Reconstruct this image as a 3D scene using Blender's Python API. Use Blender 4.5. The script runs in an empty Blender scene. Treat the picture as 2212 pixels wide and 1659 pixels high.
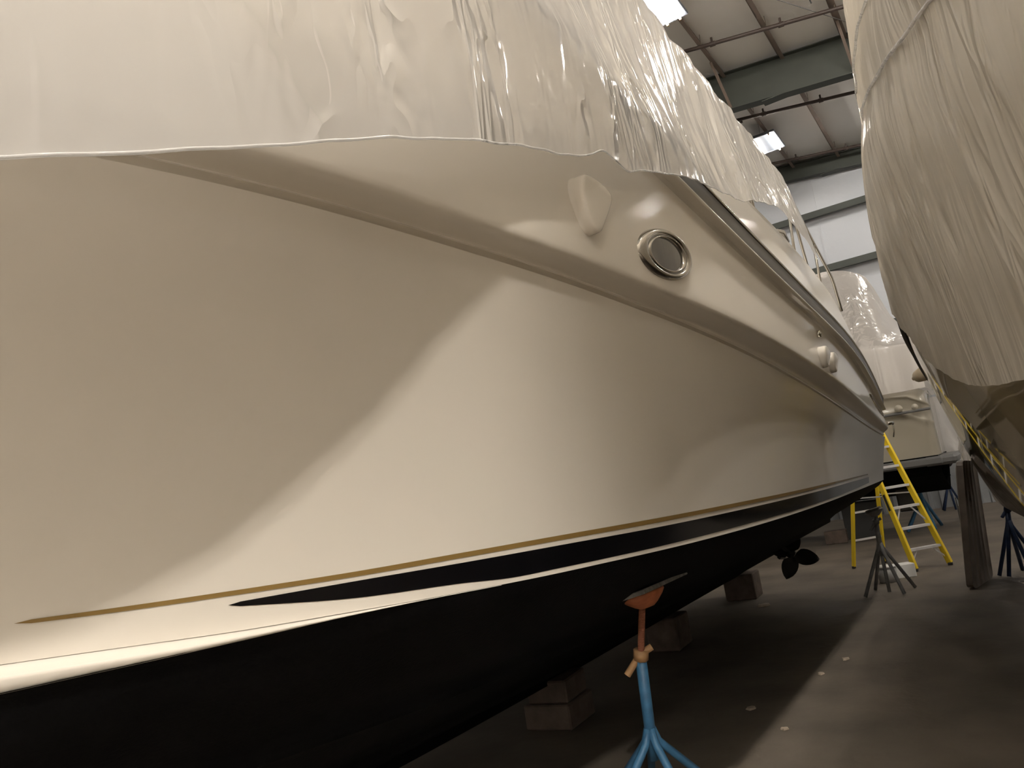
import bpy, math, random
from mathutils import Vector, Matrix, noise
random.seed(4)
C = bpy.context.scene.collection
SC = bpy.context.scene

# ------------------------------------------------------------------ camera
cam_d = bpy.data.cameras.new('camera'); cam = bpy.data.objects.new('camera', cam_d); C.objects.link(cam)
F_PX, W_PX = 1660.0, 2212.0
cam_d.sensor_width = 36.0; cam_d.lens = F_PX / W_PX * 36.0
cam_d.clip_start = 0.05; cam_d.clip_end = 200
def camera_matrix(roll=8.8, vx=1044.0, vy=100.5):
    r = math.radians(roll)
    d = Vector((vx, -vy, -F_PX)).normalized()
    p = math.atan((vx*math.sin(r) + vy*math.cos(r)) / F_PX)
    up = Vector((-math.sin(r)*math.cos(p), math.cos(r)*math.cos(p), -math.sin(p)))
    x = d.cross(up)
    return Matrix((x, d, up)).to_4x4()
cam.matrix_world = Matrix.Translation((0, 0, 1.75)) @ camera_matrix()
SC.camera = cam

# ------------------------------------------------------------------ world and exposure
wd = bpy.data.worlds.new('world'); SC.world = wd; wd.use_nodes = True
wd.node_tree.nodes['Background'].inputs[0].default_value = (0.85, 0.9, 1.0, 1)
wd.node_tree.nodes['Background'].inputs[1].default_value = 0.0
SC.view_settings.view_transform = 'Standard'; SC.view_settings.look = 'None'
SC.view_settings.gamma = 1.0; SC.view_settings.use_curve_mapping = False
SC.view_settings.exposure = 0.12
TUBE_POWER = 250.0
SC.cycles.max_bounces = 10; SC.cycles.diffuse_bounces = 6; SC.cycles.transmission_bounces = 8
SC.cycles.transparent_max_bounces = 12

# ------------------------------------------------------------------ materials
def mat(name, col, rough=0.5, metal=0.0, bump=None, var=None, coat=0.0, spec=0.5):
    """bump=(scale, strength, distance); var=(scale, dark factor)"""
    m = bpy.data.materials.new(name); m.use_nodes = True
    nt = m.node_tree; b = nt.nodes['Principled BSDF']
    b.inputs['Base Color'].default_value = (*col, 1); b.inputs['Roughness'].default_value = rough
    b.inputs['Metallic'].default_value = metal; b.inputs['Coat Weight'].default_value = coat
    b.inputs['Coat Roughness'].default_value = 0.03
    b.inputs['Specular IOR Level'].default_value = spec
    geo = nt.nodes.new('ShaderNodeNewGeometry')
    if var:
        n = nt.nodes.new('ShaderNodeTexNoise'); n.inputs['Scale'].default_value = var[0]; n.inputs['Detail'].default_value = 6
        nt.links.new(geo.outputs['Position'], n.inputs['Vector'])
        r = nt.nodes.new('ShaderNodeValToRGB')
        r.color_ramp.elements[0].position = 0.3; r.color_ramp.elements[1].position = 0.7
        r.color_ramp.elements[0].color = (*[c*var[1] for c in col], 1); r.color_ramp.elements[1].color = (*col, 1)
        nt.links.new(n.outputs['Fac'], r.inputs['Fac']); nt.links.new(r.outputs['Color'], b.inputs['Base Color'])
    if bump:
        n = nt.nodes.new('ShaderNodeTexNoise'); n.inputs['Scale'].default_value = bump[0]; n.inputs['Detail'].default_value = 5
        nt.links.new(geo.outputs['Position'], n.inputs['Vector'])
        bp = nt.nodes.new('ShaderNodeBump'); bp.inputs['Strength'].default_value = bump[1]; bp.inputs['Distance'].default_value = bump[2]
        nt.links.new(n.outputs['Fac'], bp.inputs['Height']); nt.links.new(bp.outputs['Normal'], b.inputs['Normal'])
    return m

M = {}
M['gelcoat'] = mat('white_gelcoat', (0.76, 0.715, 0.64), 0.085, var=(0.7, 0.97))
M['deck_gelcoat'] = mat('deck_gelcoat', (0.82, 0.78, 0.70), 0.2)
M['antifoul'] = mat('black_bottom_paint', (0.004, 0.004, 0.0045), 0.75, bump=(60, 0.5, 0.004), var=(3, 0.6), spec=0.08)
M['navy'] = mat('navy_vinyl_stripe', (0.002, 0.002, 0.003), 0.10)
M['gold'] = mat('gold_vinyl_stripe', (0.24, 0.155, 0.05), 0.25)
M['rubrail'] = mat('dark_rub_rail_vinyl', (0.10, 0.10, 0.10), 0.35)
M['steel'] = mat('stainless_steel', (0.60, 0.58, 0.54), 0.12, metal=1.0)
M['dark_glass'] = mat('dark_porthole_glass', (0.012, 0.012, 0.014), 0.06, coat=0.5)
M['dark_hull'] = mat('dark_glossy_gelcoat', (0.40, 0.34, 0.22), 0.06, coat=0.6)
M['dark_band'] = mat('dark_painted_band', (0.012, 0.013, 0.016), 0.08, coat=1.0)
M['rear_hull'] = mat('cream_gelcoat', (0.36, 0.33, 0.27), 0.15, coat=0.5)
M['floor'] = mat('stained_concrete', (0.145, 0.12, 0.092), 0.75, bump=(9, 0.35, 0.02), var=(1.3, 0.55))
M['ceiling'] = mat('white_faced_insulation', (0.93, 0.91, 0.88), 0.6, bump=(3, 0.3, 0.03))
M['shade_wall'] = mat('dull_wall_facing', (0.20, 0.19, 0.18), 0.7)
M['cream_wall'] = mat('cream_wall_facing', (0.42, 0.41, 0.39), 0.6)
M['wall'] = mat('white_wall_insulation', (0.56, 0.585, 0.63), 0.35, bump=(4, 0.4, 0.03))
M['beam'] = mat('grey_green_primer_steel', (0.062, 0.07, 0.060), 0.6, var=(2, 0.8))
M['purlin'] = mat('dull_purlin_steel', (0.22, 0.17, 0.14), 0.6, var=(2, 0.75))
M['pipe'] = mat('dark_sprinkler_pipe', (0.05, 0.035, 0.03), 0.5)
M['fixture'] = mat('lamp_housing_grey', (0.10, 0.11, 0.13), 0.4)
M['liner'] = mat('galvanised_liner', (0.36, 0.38, 0.40), 0.35, metal=0.3, var=(3, 0.8))
M['yellow'] = mat('yellow_fibreglass', (0.80, 0.58, 0.02), 0.4)
M['alu'] = mat('aluminium', (0.80, 0.80, 0.82), 0.35, metal=0.4)
M['rubber'] = mat('black_rubber', (0.02, 0.02, 0.02), 0.7)
M['blue_steel'] = mat('blue_painted_steel', (0.06, 0.20, 0.38), 0.5, var=(14, 0.55))
M['dark_blue'] = mat('dark_blue_painted_steel', (0.02, 0.045, 0.12), 0.5, var=(14, 0.6))
M['grey_steel'] = mat('grey_worn_steel', (0.20, 0.20, 0.20), 0.5, var=(14, 0.6))
M['orange'] = mat('orange_jack_paint', (0.42, 0.13, 0.05), 0.6, var=(20, 0.6))
M['rust'] = mat('rusty_thread', (0.22, 0.075, 0.035), 0.7, bump=(40, 0.3, 0.003))
M['tan_nut'] = mat('tan_cast_nut', (0.42, 0.24, 0.11), 0.6, var=(20, 0.6))
M['plywood'] = mat('worn_plywood', (0.24, 0.23, 0.21), 0.8, bump=(50, 0.8, 0.006), var=(20, 0.4))
M['wood'] = mat('stained_timber_block', (0.13, 0.095, 0.075), 0.8, bump=(30, 0.6, 0.006), var=(8, 0.5))
M['bronze'] = mat('dark_bronze', (0.02, 0.018, 0.014), 0.5, metal=0.3)
M['panel'] = mat('grey_brown_fibreglass', (0.20, 0.165, 0.14), 0.35, var=(5, 0.6))
M['white_plastic'] = mat('white_plastic', (0.8, 0.8, 0.78), 0.4)
M['bucket'] = mat('translucent_grey_bucket', (0.45, 0.45, 0.44), 0.4)
M['tan_plastic'] = mat('tan_plastic', (0.5, 0.42, 0.3), 0.5)
M['paper'] = mat('scrap_paper', (0.36, 0.30, 0.23), 0.8)

def emission(name, col, strength):
    m = bpy.data.materials.new(name); m.use_nodes = True; nt = m.node_tree
    nt.nodes.remove(nt.nodes['Principled BSDF'])
    e = nt.nodes.new('ShaderNodeEmission'); e.inputs[0].default_value = (*col, 1); e.inputs[1].default_value = strength
    nt.links.new(e.outputs[0], nt.nodes['Material Output'].inputs['Surface']); return m
M['tube'] = emission('fluorescent_tube', (1.0, 0.93, 0.84), TUBE_POWER)
M['bright_tube'] = emission('bright_fluorescent_tube', (1.0, 0.93, 0.84), TUBE_POWER*9)
M['near_tube'] = emission('near_fluorescent_tube', (1.0, 0.93, 0.84), TUBE_POWER*3.2)  # strength raised to brighten the near hull and floor

def film(name, col, trans=0.55, clear=0.10, rough=0.16, stretch=(1, 1, 0.25), scale=9, strength=0.6, dist=0.03, streak=0.5, cap=0.3, fade=None):
    """milky translucent shrink film: diffuse + translucent + a little see-through, under a glossy skin"""
    m = bpy.data.materials.new(name); m.use_nodes = True; nt = m.node_tree; N = nt.nodes; L = nt.links
    N.remove(N['Principled BSDF'])
    geo = N.new('ShaderNodeNewGeometry'); mp = N.new('ShaderNodeMapping'); mp.inputs['Scale'].default_value = stretch
    L.new(geo.outputs['Position'], mp.inputs['Vector'])
    n1 = N.new('ShaderNodeTexNoise'); n1.inputs['Scale'].default_value = scale; n1.inputs['Detail'].default_value = 2; n1.inputs['Roughness'].default_value = 0.55
    n1.inputs['Distortion'].default_value = 0.6
    L.new(mp.outputs[0], n1.inputs['Vector'])
    n2 = N.new('ShaderNodeTexNoise'); n2.inputs['Scale'].default_value = scale*0.35; n2.inputs['Detail'].default_value = 2
    L.new(mp.outputs[0], n2.inputs['Vector'])
    # creases: folded ridges, present only in patches
    ab = N.new('ShaderNodeMath'); ab.operation = 'SUBTRACT'; ab.inputs[1].default_value = 0.5; L.new(n1.outputs['Fac'], ab.inputs[0])
    ab2 = N.new('ShaderNodeMath'); ab2.operation = 'ABSOLUTE'; L.new(ab.outputs[0], ab2.inputs[0])
    cr = N.new('ShaderNodeMapRange'); cr.inputs[1].default_value = 0.0; cr.inputs[2].default_value = 0.11; cr.inputs[3].default_value = 1.0; cr.inputs[4].default_value = 0.0
    L.new(ab2.outputs[0], cr.inputs[0])
    msk = N.new('ShaderNodeMapRange'); msk.inputs[1].default_value = 0.46; msk.inputs[2].default_value = 0.62; L.new(n2.outputs['Fac'], msk.inputs[0])
    mu = N.new('ShaderNodeMath'); mu.operation = 'MULTIPLY'; L.new(cr.outputs[0], mu.inputs[0]); L.new(msk.outputs[0], mu.inputs[1])
    ad = N.new('ShaderNodeMath'); ad.operation = 'MULTIPLY_ADD'; L.new(mu.outputs[0], ad.inputs[0]); ad.inputs[1].default_value = streak; L.new(n1.outputs['Fac'], ad.inputs[2])
    bp = N.new('ShaderNodeBump'); bp.inputs['Strength'].default_value = strength; bp.inputs['Distance'].default_value = dist
    L.new(ad.outputs[0], bp.inputs['Height'])
    if fade:
        sx = N.new('ShaderNodeSeparateXYZ'); L.new(geo.outputs['Position'], sx.inputs[0])
        fm = N.new('ShaderNodeMapRange'); fm.inputs[1].default_value = fade[0]; fm.inputs[2].default_value = fade[1]; fm.inputs[3].default_value = fade[2]*strength; fm.inputs[4].default_value = strength
        L.new(sx.outputs['Y'], fm.inputs[0]); L.new(fm.outputs[0], bp.inputs['Strength'])
    d = N.new('ShaderNodeBsdfDiffuse'); t = N.new('ShaderNodeBsdfTranslucent'); tr = N.new('ShaderNodeBsdfTransparent'); g = N.new('ShaderNodeBsdfGlossy')
    for s in (d, t): s.inputs['Color'].default_value = (*col, 1); 
    L.new(bp.outputs[0], d.inputs['Normal']); L.new(bp.outputs[0], g.inputs['Normal'])
    g.inputs['Roughness'].default_value = rough; g.inputs['Color'].default_value = (1, 1, 1, 1)
    m1 = N.new('ShaderNodeMixShader'); m1.inputs[0].default_value = trans; L.new(d.outputs[0], m1.inputs[1]); L.new(t.outputs[0], m1.inputs[2])
    m2 = N.new('ShaderNodeMixShader'); m2.inputs[0].default_value = clear; L.new(m1.outputs[0], m2.inputs[1]); L.new(tr.outputs[0], m2.inputs[2])
    fr = N.new('ShaderNodeFresnel'); fr.inputs['IOR'].default_value = 1.36; L.new(bp.outputs[0], fr.inputs['Normal'])
    mn = N.new('ShaderNodeMath'); mn.operation = 'MINIMUM'; mn.inputs[1].default_value = cap; L.new(fr.outputs[0], mn.inputs[0])
    m3 = N.new('ShaderNodeMixShader'); L.new(mn.outputs[0], m3.inputs[0]); L.new(m2.outputs[0], m3.inputs[1]); L.new(g.outputs[0], m3.inputs[2])
    L.new(m3.outputs[0], N['Material Output'].inputs['Surface'])
    return m
M['film'] = film('clear_white_shrink_film', (0.70, 0.69, 0.675), trans=0.58, clear=0.08, rough=0.10, stretch=(1, 1, 0.3), scale=7.0, strength=0.85, dist=0.03, streak=0.9, cap=0.36, fade=(.9, 2.3, .12))
M['film_right'] = film('shrink_film_with_vertical_folds', (0.72, 0.68, 0.61), trans=0.5, clear=0.06, rough=0.14, stretch=(1.6, 1.6, 0.2), scale=6, strength=0.7, dist=0.03, cap=0.2)
M['film_rear'] = film('shrink_film_on_far_boat', (0.86, 0.83, 0.80), trans=0.55, clear=0.06, rough=0.2, stretch=(1.5, 1.5, 0.25), scale=3, strength=0.6, dist=0.05)

# ------------------------------------------------------------------ helpers
def link(name, me, m, parent=None, smooth=False):
    ob = bpy.data.objects.new(name, me); C.objects.link(ob)
    if m is not None: me.materials.append(m)
    if parent is not None: ob.parent = parent
    if smooth:
        for p in me.polygons: p.use_smooth = True
    return ob
class MB:
    def __init__(s): s.v = []; s.f = []
    def add(s, v, f):
        o = len(s.v); s.v += [tuple(x) for x in v]; s.f += [tuple(i+o for i in q) for q in f]; return s
    def box(s, c, d, M4=None, bev=0.0):
        x, y, z = d[0]/2, d[1]/2, d[2]/2
        b = min(bev, x*.9, y*.9, z*.9)
        if b <= 0:
            V = [(i*x, j*y, k*z) for i in (-1, 1) for j in (-1, 1) for k in (-1, 1)]
            Fc = [(0,1,3,2),(4,6,7,5),(0,4,5,1),(2,3,7,6),(0,2,6,4),(1,5,7,3)]
        else:
            V = []; idx = {}
            for i in (-1, 1):
                for j in (-1, 1):
                    for k in (-1, 1):
                        for a in range(3):
                            q = [i*(x-b), j*(y-b), k*(z-b)]; q[a] = (i*x, j*y, k*z)[a]
                            idx[(i, j, k, a)] = len(V); V.append(tuple(q))
            Fc = []
            for a in range(3):
                o1, o2 = [t for t in range(3) if t != a]
                for s1 in (-1, 1):
                    q = []
                    for (p1, p2) in ((-1,-1),(1,-1),(1,1),(-1,1)):
                        e = [0, 0, 0]; e[a] = s1; e[o1] = p1; e[o2] = p2; q.append(idx[(*e, a)])
                    Fc.append(tuple(q))
                for p1 in (-1, 1):
                    for p2 in (-1, 1):
                        e1 = [0]*3; e2 = [0]*3; e1[a] = -1; e2[a] = 1
                        for e in (e1, e2): e[o1] = p1; e[o2] = p2
                        Fc.append((idx[(*e1, o1)], idx[(*e2, o1)], idx[(*e2, o2)], idx[(*e1, o2)]))
            for i in (-1, 1):
                for j in (-1, 1):
                    for k in (-1, 1): Fc.append(tuple(idx[(i, j, k, a)] for a in range(3)))
        V = [Vector(q) for q in V]
        if M4 is not None: V = [M4 @ q for q in V]
        c = Vector(c)
        return s.add([q + c for q in V], Fc)
    def bar(s, a, b, w, h, up=(0, 0, 1), bev=0.0):
        a = Vector(a); b = Vector(b); d = b-a; L = d.length; d.normalize()
        u = Vector(up); sx = d.cross(u)
        if sx.length < 1e-4: sx = d.cross(Vector((1, 0, 0)))
        sx.normalize(); u = sx.cross(d)
        R = Matrix((sx, d, u)).transposed()
        return s.box((a+b)/2, (w, L, h), R.to_4x4(), bev)
    def tube(s, pts, r, n=10, cap=True):
        pts = [Vector(p) for p in pts]; V = []; Fc = []
        rs = r if isinstance(r, (list, tuple)) else [r]*len(pts)
        prev = None
        for i, p in enumerate(pts):
            t = (pts[min(i+1, len(pts)-1)] - pts[max(i-1, 0)]).normalized()
            if prev is None: a = t.cross(Vector((0, 0, 1))); a = a if a.length > 1e-3 else t.cross(Vector((1, 0, 0)))
            else: a = prev - t*prev.dot(t)
            a.normalize(); prev = a; b = t.cross(a)
            for k in range(n):
                th = 2*math.pi*k/n; V.append(p + (a*math.cos(th) + b*math.sin(th))*rs[i])
        for i in range(len(pts)-1):
            for k in range(n):
                Fc.append((i*n+k, i*n+(k+1) % n, (i+1)*n+(k+1) % n, (i+1)*n+k))
        if cap: Fc.append(tuple(range(n))[::-1]); Fc.append(tuple((len(pts)-1)*n+k for k in range(n)))
        return s.add(V, Fc)
    def grid(s, rows, closed=False):
        V = [q for r in rows for q in r]; n = len(rows[0]); Fc = []
        for i in range(len(rows)-1):
            for k in range(n if closed else n-1):
                Fc.append((i*n+k, i*n+(k+1) % n, (i+1)*n+(k+1) % n, (i+1)*n+k))
        return s.add(V, Fc)
    def build(s, name, m, parent=None, smooth=False):
        me = bpy.data.meshes.new(name); me.from_pydata(s.v, [], s.f); me.validate(); me.update()
        return link(name, me, m, parent, smooth)
def tag(o, label=None, cat=None, group=None, kind=None):
    if label: o['label'] = label
    if cat: o['category'] = cat
    if group: o['group'] = group
    if kind: o['kind'] = kind
    return o
def empty(name, loc=(0, 0, 0)):
    o = bpy.data.objects.new(name, None); C.objects.link(o); o.location = loc; o.empty_display_size = .1; return o
def thing(name, label, cat, loc=(0, 0, 0), group=None): return tag(empty(name, loc), label, cat, group)
def put(ob, root):                       # geometry was made in world coordinates; keep it there under its thing
    ob.parent = root; ob.matrix_parent_inverse = Matrix.Translation(-root.location); return ob
def copy_tree(o, parent=None):
    c = o.copy(); C.objects.link(c)
    if parent is not None: c.parent = parent
    for ch in list(o.children): copy_tree(ch, c)
    return c
def smoothstep(a, b, x):
    t = min(max((x-a)/(b-a), 0), 1); return t*t*(3-2*t)
def spl(tab):
    """smooth curve through (y, value) nodes"""
    Y = [a for a, _ in tab]; V = [b for _, b in tab]; n = len(Y)
    m = []
    for i in range(n):
        if i == 0: m.append((V[1]-V[0])/(Y[1]-Y[0]))
        elif i == n-1: m.append((V[-1]-V[-2])/(Y[-1]-Y[-2]))
        else:
            h0, h1 = Y[i]-Y[i-1], Y[i+1]-Y[i]; d0, d1 = (V[i]-V[i-1])/h0, (V[i+1]-V[i])/h1
            m.append((d0*h1 + d1*h0)/(h0+h1))
    def f(y):
        y = min(max(y, Y[0]), Y[-1]); i = 0
        while i < n-2 and y > Y[i+1]: i += 1
        h = Y[i+1]-Y[i]; t = (y-Y[i])/h
        return (2*t**3-3*t*t+1)*V[i] + (t**3-2*t*t+t)*h*m[i] + (-2*t**3+3*t*t)*V[i+1] + (t**3-t*t)*h*m[i+1]
    return f
def tabf(ys, vs): return spl(list(zip(ys, vs)))

# ================================================================== THE HALL
WALL_Y = 23.0
def roof_z(x): return 10.1 - 0.105*(x+2)
X0, X1, Y0 = -14.0, 8.5, -10.0
tag(MB().add([(X0, Y0, 0), (X1, Y0, 0), (X1, WALL_Y+.2, 0), (X0, WALL_Y+.2, 0), (X0, Y0, -.2), (X1, Y0, -.2), (X1, WALL_Y+.2, -.2), (X0, WALL_Y+.2, -.2)],
    [(0,1,2,3),(7,6,5,4),(0,4,5,1),(1,5,6,2),(2,6,7,3),(3,7,4,0)]).build('floor', M['floor']), kind='structure')
# roof insulation, slightly sagging between the purlins
PUR = [-3.29 + 1.21*k for k in range(-10, 15)]
rows = []
ys = [Y0 + (WALL_Y-Y0)*j/40 for j in range(41)]
xs = []
for a in range(len(PUR)-1):
    for t in range(6): xs.append(PUR[a] + (PUR[a+1]-PUR[a])*t/6)
xs.append(PUR[-1])
for y in ys:
    rows.append([(x, y, roof_z(x) - 0.05*math.sin(math.pi*(((x-PUR[0]) / 1.21) % 1.0))**0.7) for x in xs])
tag(MB().grid(rows).build('ceiling', M['ceiling'], smooth=True), kind='structure')
# far wall: insulation above, corrugated liner below
w = MB().box((( X0+X1)/2, WALL_Y+.1, 6.2), (X1-X0, .2, 7.6)); far = tag(w.build('wall_far', M['wall']), kind='structure')
lin = MB(); rows = [[], []]
x = X0
while x < X1:
    for dx, dy in ((0, 0), (.10, 0), (.13, -.07), (.19, -.07), (.22, 0)):
        for r, z in ((0, 0.0), (1, 2.45)): rows[r].append((x+dx, WALL_Y-.02+dy, z))
    x += .28
lin.grid(rows); lin.box(((X0+X1)/2, WALL_Y+.1, 1.2), (X1-X0, .18, 2.4))
tag(lin.build('trim_1', M['liner']), kind='structure')
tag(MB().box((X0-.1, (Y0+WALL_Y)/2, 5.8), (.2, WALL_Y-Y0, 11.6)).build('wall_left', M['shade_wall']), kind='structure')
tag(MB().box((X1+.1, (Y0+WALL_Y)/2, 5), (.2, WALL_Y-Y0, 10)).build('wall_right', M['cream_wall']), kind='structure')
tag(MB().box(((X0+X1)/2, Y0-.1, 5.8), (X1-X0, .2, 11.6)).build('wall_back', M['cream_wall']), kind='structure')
# girts on the far wall: a Z section each
for k, z in enumerate((8.52, 6.91, 5.0, 3.2)):
    g = MB().box(((X0+X1)/2, WALL_Y-.1, z+.10), (X1-X0, .20, .012)).box(((X0+X1)/2, WALL_Y-.2, z), (X1-X0, .012, .21)).box(((X0+X1)/2, WALL_Y-.26, z-.10), (X1-X0, .12, .012))
    tag(g.build('trim_%d' % (k+2), M['beam']), kind='structure')
for k, x in enumerate((-2.95, -8, 3)):      # vertical joint strips of the wall facing
    tag(MB().box((x, WALL_Y-.012, 6.2), (.05, .02, 7.4)).build('trim_%d' % (k+6), M['wall']), kind='structure')

def ibeam(name, y, top, bot, label, flange=.26):
    """rafter across the hall following the roof slope"""
    m = MB()
    for (dz0, dz1, wy) in ((top, top-.02, flange), (top-.02, bot+.02, .02), (bot+.02, bot, flange)):
        V = []
        for x in (X0, X1):
            s = -0.105*(x+2)
            for yy in (y-wy/2, y+wy/2):
                for z in (dz1, dz0): V.append((x, yy, z+s))
        m.add(V, [(0,1,3,2),(4,6,7,5),(0,4,5,1),(2,3,7,6),(0,2,6,4),(1,5,7,3)])
    for x in (-2.35, 1.4, -6.2):             # splice plates / flange stiffeners
        s = -0.105*(x+2); m.box((x, y, bot+s-.012), (.5, flange, .02))
    return tag(m.build(name, M['beam']), label, 'roof beam')
ibeam('roof_beam', 16.05, 9.96, 9.12, 'deep grey-green steel roof beam crossing the ceiling')
ibeam('roof_beam', WALL_Y-.25, 10.0, 9.52, 'shallower grey-green steel beam along the top of the far wall', .22)
# purlins (Z sections) run the length of the hall
for i, x in enumerate(PUR):
    if not (-8.5 < x < 3.5): continue
    z = roof_z(x)
    m = MB().box((x, (4+WALL_Y)/2, z-.1), (.012, WALL_Y-4, .2)).box((x+.035, (4+WALL_Y)/2, z-.2), (.075, WALL_Y-4, .012)).box((x-.035, (4+WALL_Y)/2, z-.006), (.075, WALL_Y-4, .012))
    lab = {-3: 'roof purlin directly beside the pair of tube lights', -2: 'roof purlin in the middle of the visible ceiling', -1: 'roof purlin nearest the wrapped boat on the right'}
    key = round((x+3.29)/1.21)
    tag(m.build('roof_purlin', M['purlin']), {0: lab[-3], 1: lab[-2], 2: lab[-1]}.get(key, 'dull steel roof purlin hidden behind the wrapped boats'), 'roof purlin', 'purlins under the ceiling insulation')
# flange braces from purlin to bottom flange
for j, x in enumerate((-3.29, -0.87)):
    z = roof_z(x)
    tag(MB().bar((x, 15.2, z-.2), (x+.05, 16.0, 9.15-.105*(x+2)), .05, .05).build('flange_brace', M['purlin']),
        ('thin diagonal steel brace at the beam, beside the left boat cover', 'thin diagonal steel brace at the beam, beside the right boat cover')[j], 'steel brace')
# sprinkler pipes
def pipe(y, lab, x0=-9, x1=4, skew=0.12):
    root = thing('sprinkler_pipe', lab, 'pipe', (-2, y, 9.7), 'sprinkler pipes across the ceiling')
    P = lambda x: (x, y + skew*(x+2), 9.80-.105*(x+2))
    put(MB().tube([P(x0), P(x1)], .038, 10).build('pipe', M['pipe'], smooth=True), root)
    for x in (-3.0, -1.75, -.55, .8):
        a = P(x); put(MB().tube([(a[0], a[1], a[2]-.02), (a[0], a[1], a[2]+.13)], .022, 8).tube([(a[0]-.05, a[1], a[2]), (a[0]+.05, a[1]+.006, a[2]-.005)], .05, 10).build('sprinkler_head', M['pipe']), root)
    for x in (-3.25, -2.05, -.87):
        a = P(x); put(MB().tube([(a[0]+.05, a[1], a[2]), (a[0]+.05, a[1], roof_z(x)-.05)], .009, 6).build('hanger', M['steel']), root)
pipe(14.45, 'sprinkler pipe in front of the deep roof beam')
pipe(18.35, 'sprinkler pipe just behind the deep roof beam')
pipe(21.9, 'sprinkler pipe closest to the far wall')
tag(MB().tube([(-3.62, 8, 9.93), (-3.62, 18.2, 9.9), (-3.5, 18.2, 9.9)], .03, 10).build('feed_pipe', M['pipe'], smooth=True), 'dark pipe running lengthwise above the edge of the left boat cover', 'pipe')
tag(MB().tube([(-4.4, 8.4, 9.9), (-.6, 15.6, 9.75)], .008, 6).build('bracing_rod', M['grey_steel']), 'thin diagonal bracing rod crossing under the ceiling panels', 'rod')
tag(MB().tube([(-1.05, 13.0, 9.9), (-1.02, 13.1, 9.6), (-1.1, 13.3, 9.4), (-1.08, 13.4, 9.3)], .012, 6).build('loose_cable', M['rubber']), 'short dark cable dangling from the ceiling at the top of the photo', 'cable')

# fluorescent fixtures
def make_light(wide, tube='tube', nt=2, hw=0.0):
    root = empty('tube_light')
    fx = MB().box((0, 0, .05), (wide*1.0+hw, 1.26, .06), bev=.012)
    for s in (-1, 1): fx.box((0, s*.60, .03), (wide+.05, .03, .04))
    h = fx.build('housing', M['fixture'], root)
    for s in (-1, 1):
        for q in range(nt//2): MB().tube([(s*wide/2*(1-q*.55), -.585, -.01), (s*wide/2*(1-q*.55), .585, -.01)], .019 if nt == 2 else .035, 12).build('tube', M[tube], root, True)
        for e in (-1, 1): MB().box((s*wide/2, e*.60, 0), (.035, .03, .07)).build('lamp_holder', M['tan_nut'], root)
    for e in (-.5, .5): MB().tube([(0, e, .07), (0, e, .43)], .006, 6).build('hanger', M['steel'], root)
    return root
L1 = make_light(.24, hw=.30); L2 = make_light(.42, hw=.30); L5 = make_light(.30)
spots = [(L1, -3.26, 12.25), (L2, -3.36, 19.8)]
for x in (-3.3, 1.0, 5.9):
    for y in (-6.5, -2.8, 1.0, 4.8, 12.45, 20.1):  # closer spacing near the camera: extra unseen fixtures added to brighten the hull
        if x > 5 and y < 4: continue
        if x == -3.3 and y > 10: continue
        spots.append((None, x, y))
L3 = make_light(.42, 'bright_tube', 4)
L3.location = (5.0, -7.9, roof_z(5.0)-.32)
tag(L3, 'bright four tube ceiling fixture outside the view, over the open bay behind the camera', 'ceiling light', 'fluorescent ceiling lights')
L4 = make_light(.24, 'near_tube')
L4.location = (1.0, -6.5, roof_z(1.0)-.45); tag(L4, 'added twin fluorescent ceiling light outside the view, brightening the near hull', 'ceiling light', 'fluorescent ceiling lights')
used = {L4.name}
for i, (src, x, y) in enumerate(spots):
    if src is None:
        if x > 0 and y == -6.5: continue
        src = L4 if (x > 0 and -1 < y < 6) else L5
    o = src if src.name not in used else copy_tree(src)
    used.add(src.name)
    o.location = (x, y, roof_z(x)-.45)
    lab = ('large bright pair of fluorescent tubes at the top edge of the photo' if i == 0 else
           'smaller far pair of fluorescent tubes just above the tip of the left cover' if i == 1 else
           'added twin fluorescent ceiling light outside the view, brightening the near hull')
    tag(o, lab, 'ceiling light', 'fluorescent ceiling lights')

# ================================================================== LEFT BOAT
YK = [-3.4,-2.4,-1,0,1,2,3,4,6,8,10.3]
XR  = tabf(YK, [-3.35,-2.6,-1.72,-1.3,-1.06,-1.0,-.98,-.98,-.98,-1.0,-1.06])
XK2 = tabf(YK, [-3.36,-2.8,-2.0,-1.52,-1.22,-1.12,-1.09,-1.08,-1.08,-1.08,-1.1])
XK1 = tabf(YK, [-3.37,-2.84,-2.08,-1.62,-1.29,-1.18,-1.155,-1.15,-1.15,-1.14,-1.13])
XC  = tabf(YK, [-3.39,-3.1,-2.75,-2.3,-1.85,-1.55,-1.40,-1.33,-1.27,-1.25,-1.25])
YZ = [-3.4,-2,-1,0,.5,1,1.5,2,3,4,5,6,7,8,9,9.7,10.3]
ZR  = tabf(YZ, [3.45,3.401,3.346,3.318,3.302,3.28,3.253,3.22,3.14,3.049,2.962,2.886,2.818,2.738,2.6,2.429,2.203])
ZK2 = tabf(YZ, [3.2,2.901,2.712,2.61,2.582,2.564,2.555,2.55,2.545,2.534,2.505,2.451,2.369,2.261,2.135,2.042,1.962])
ZK1 = tabf(YZ, [3.1,2.851,2.667,2.569,2.54,2.522,2.509,2.5,2.482,2.452,2.401,2.325,2.226,2.112,1.996,1.925,1.877])
ZC  = spl([(-3.4,2.2),(-2.4,1.85),(-1,1.70),(0,1.635),(.851,1.580),(1.061,1.563),(1.312,1.542),(1.625,1.5235),(2.046,1.501),(2.511,1.480),(2.82,1.469),(3.201,1.455),(3.705,1.438),(4.382,1.4205),(5.372,1.401),(6.551,1.388),(8.103,1.381),(9.831,1.3745),(10.4,1.3725)])
ZKEEL = spl([(-3.4,2.1),(-2.8,1.5),(-2,1.0),(-1,.65),(.5,.44),(2,.38),(10.4,.34)])
KX = -3.4
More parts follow.
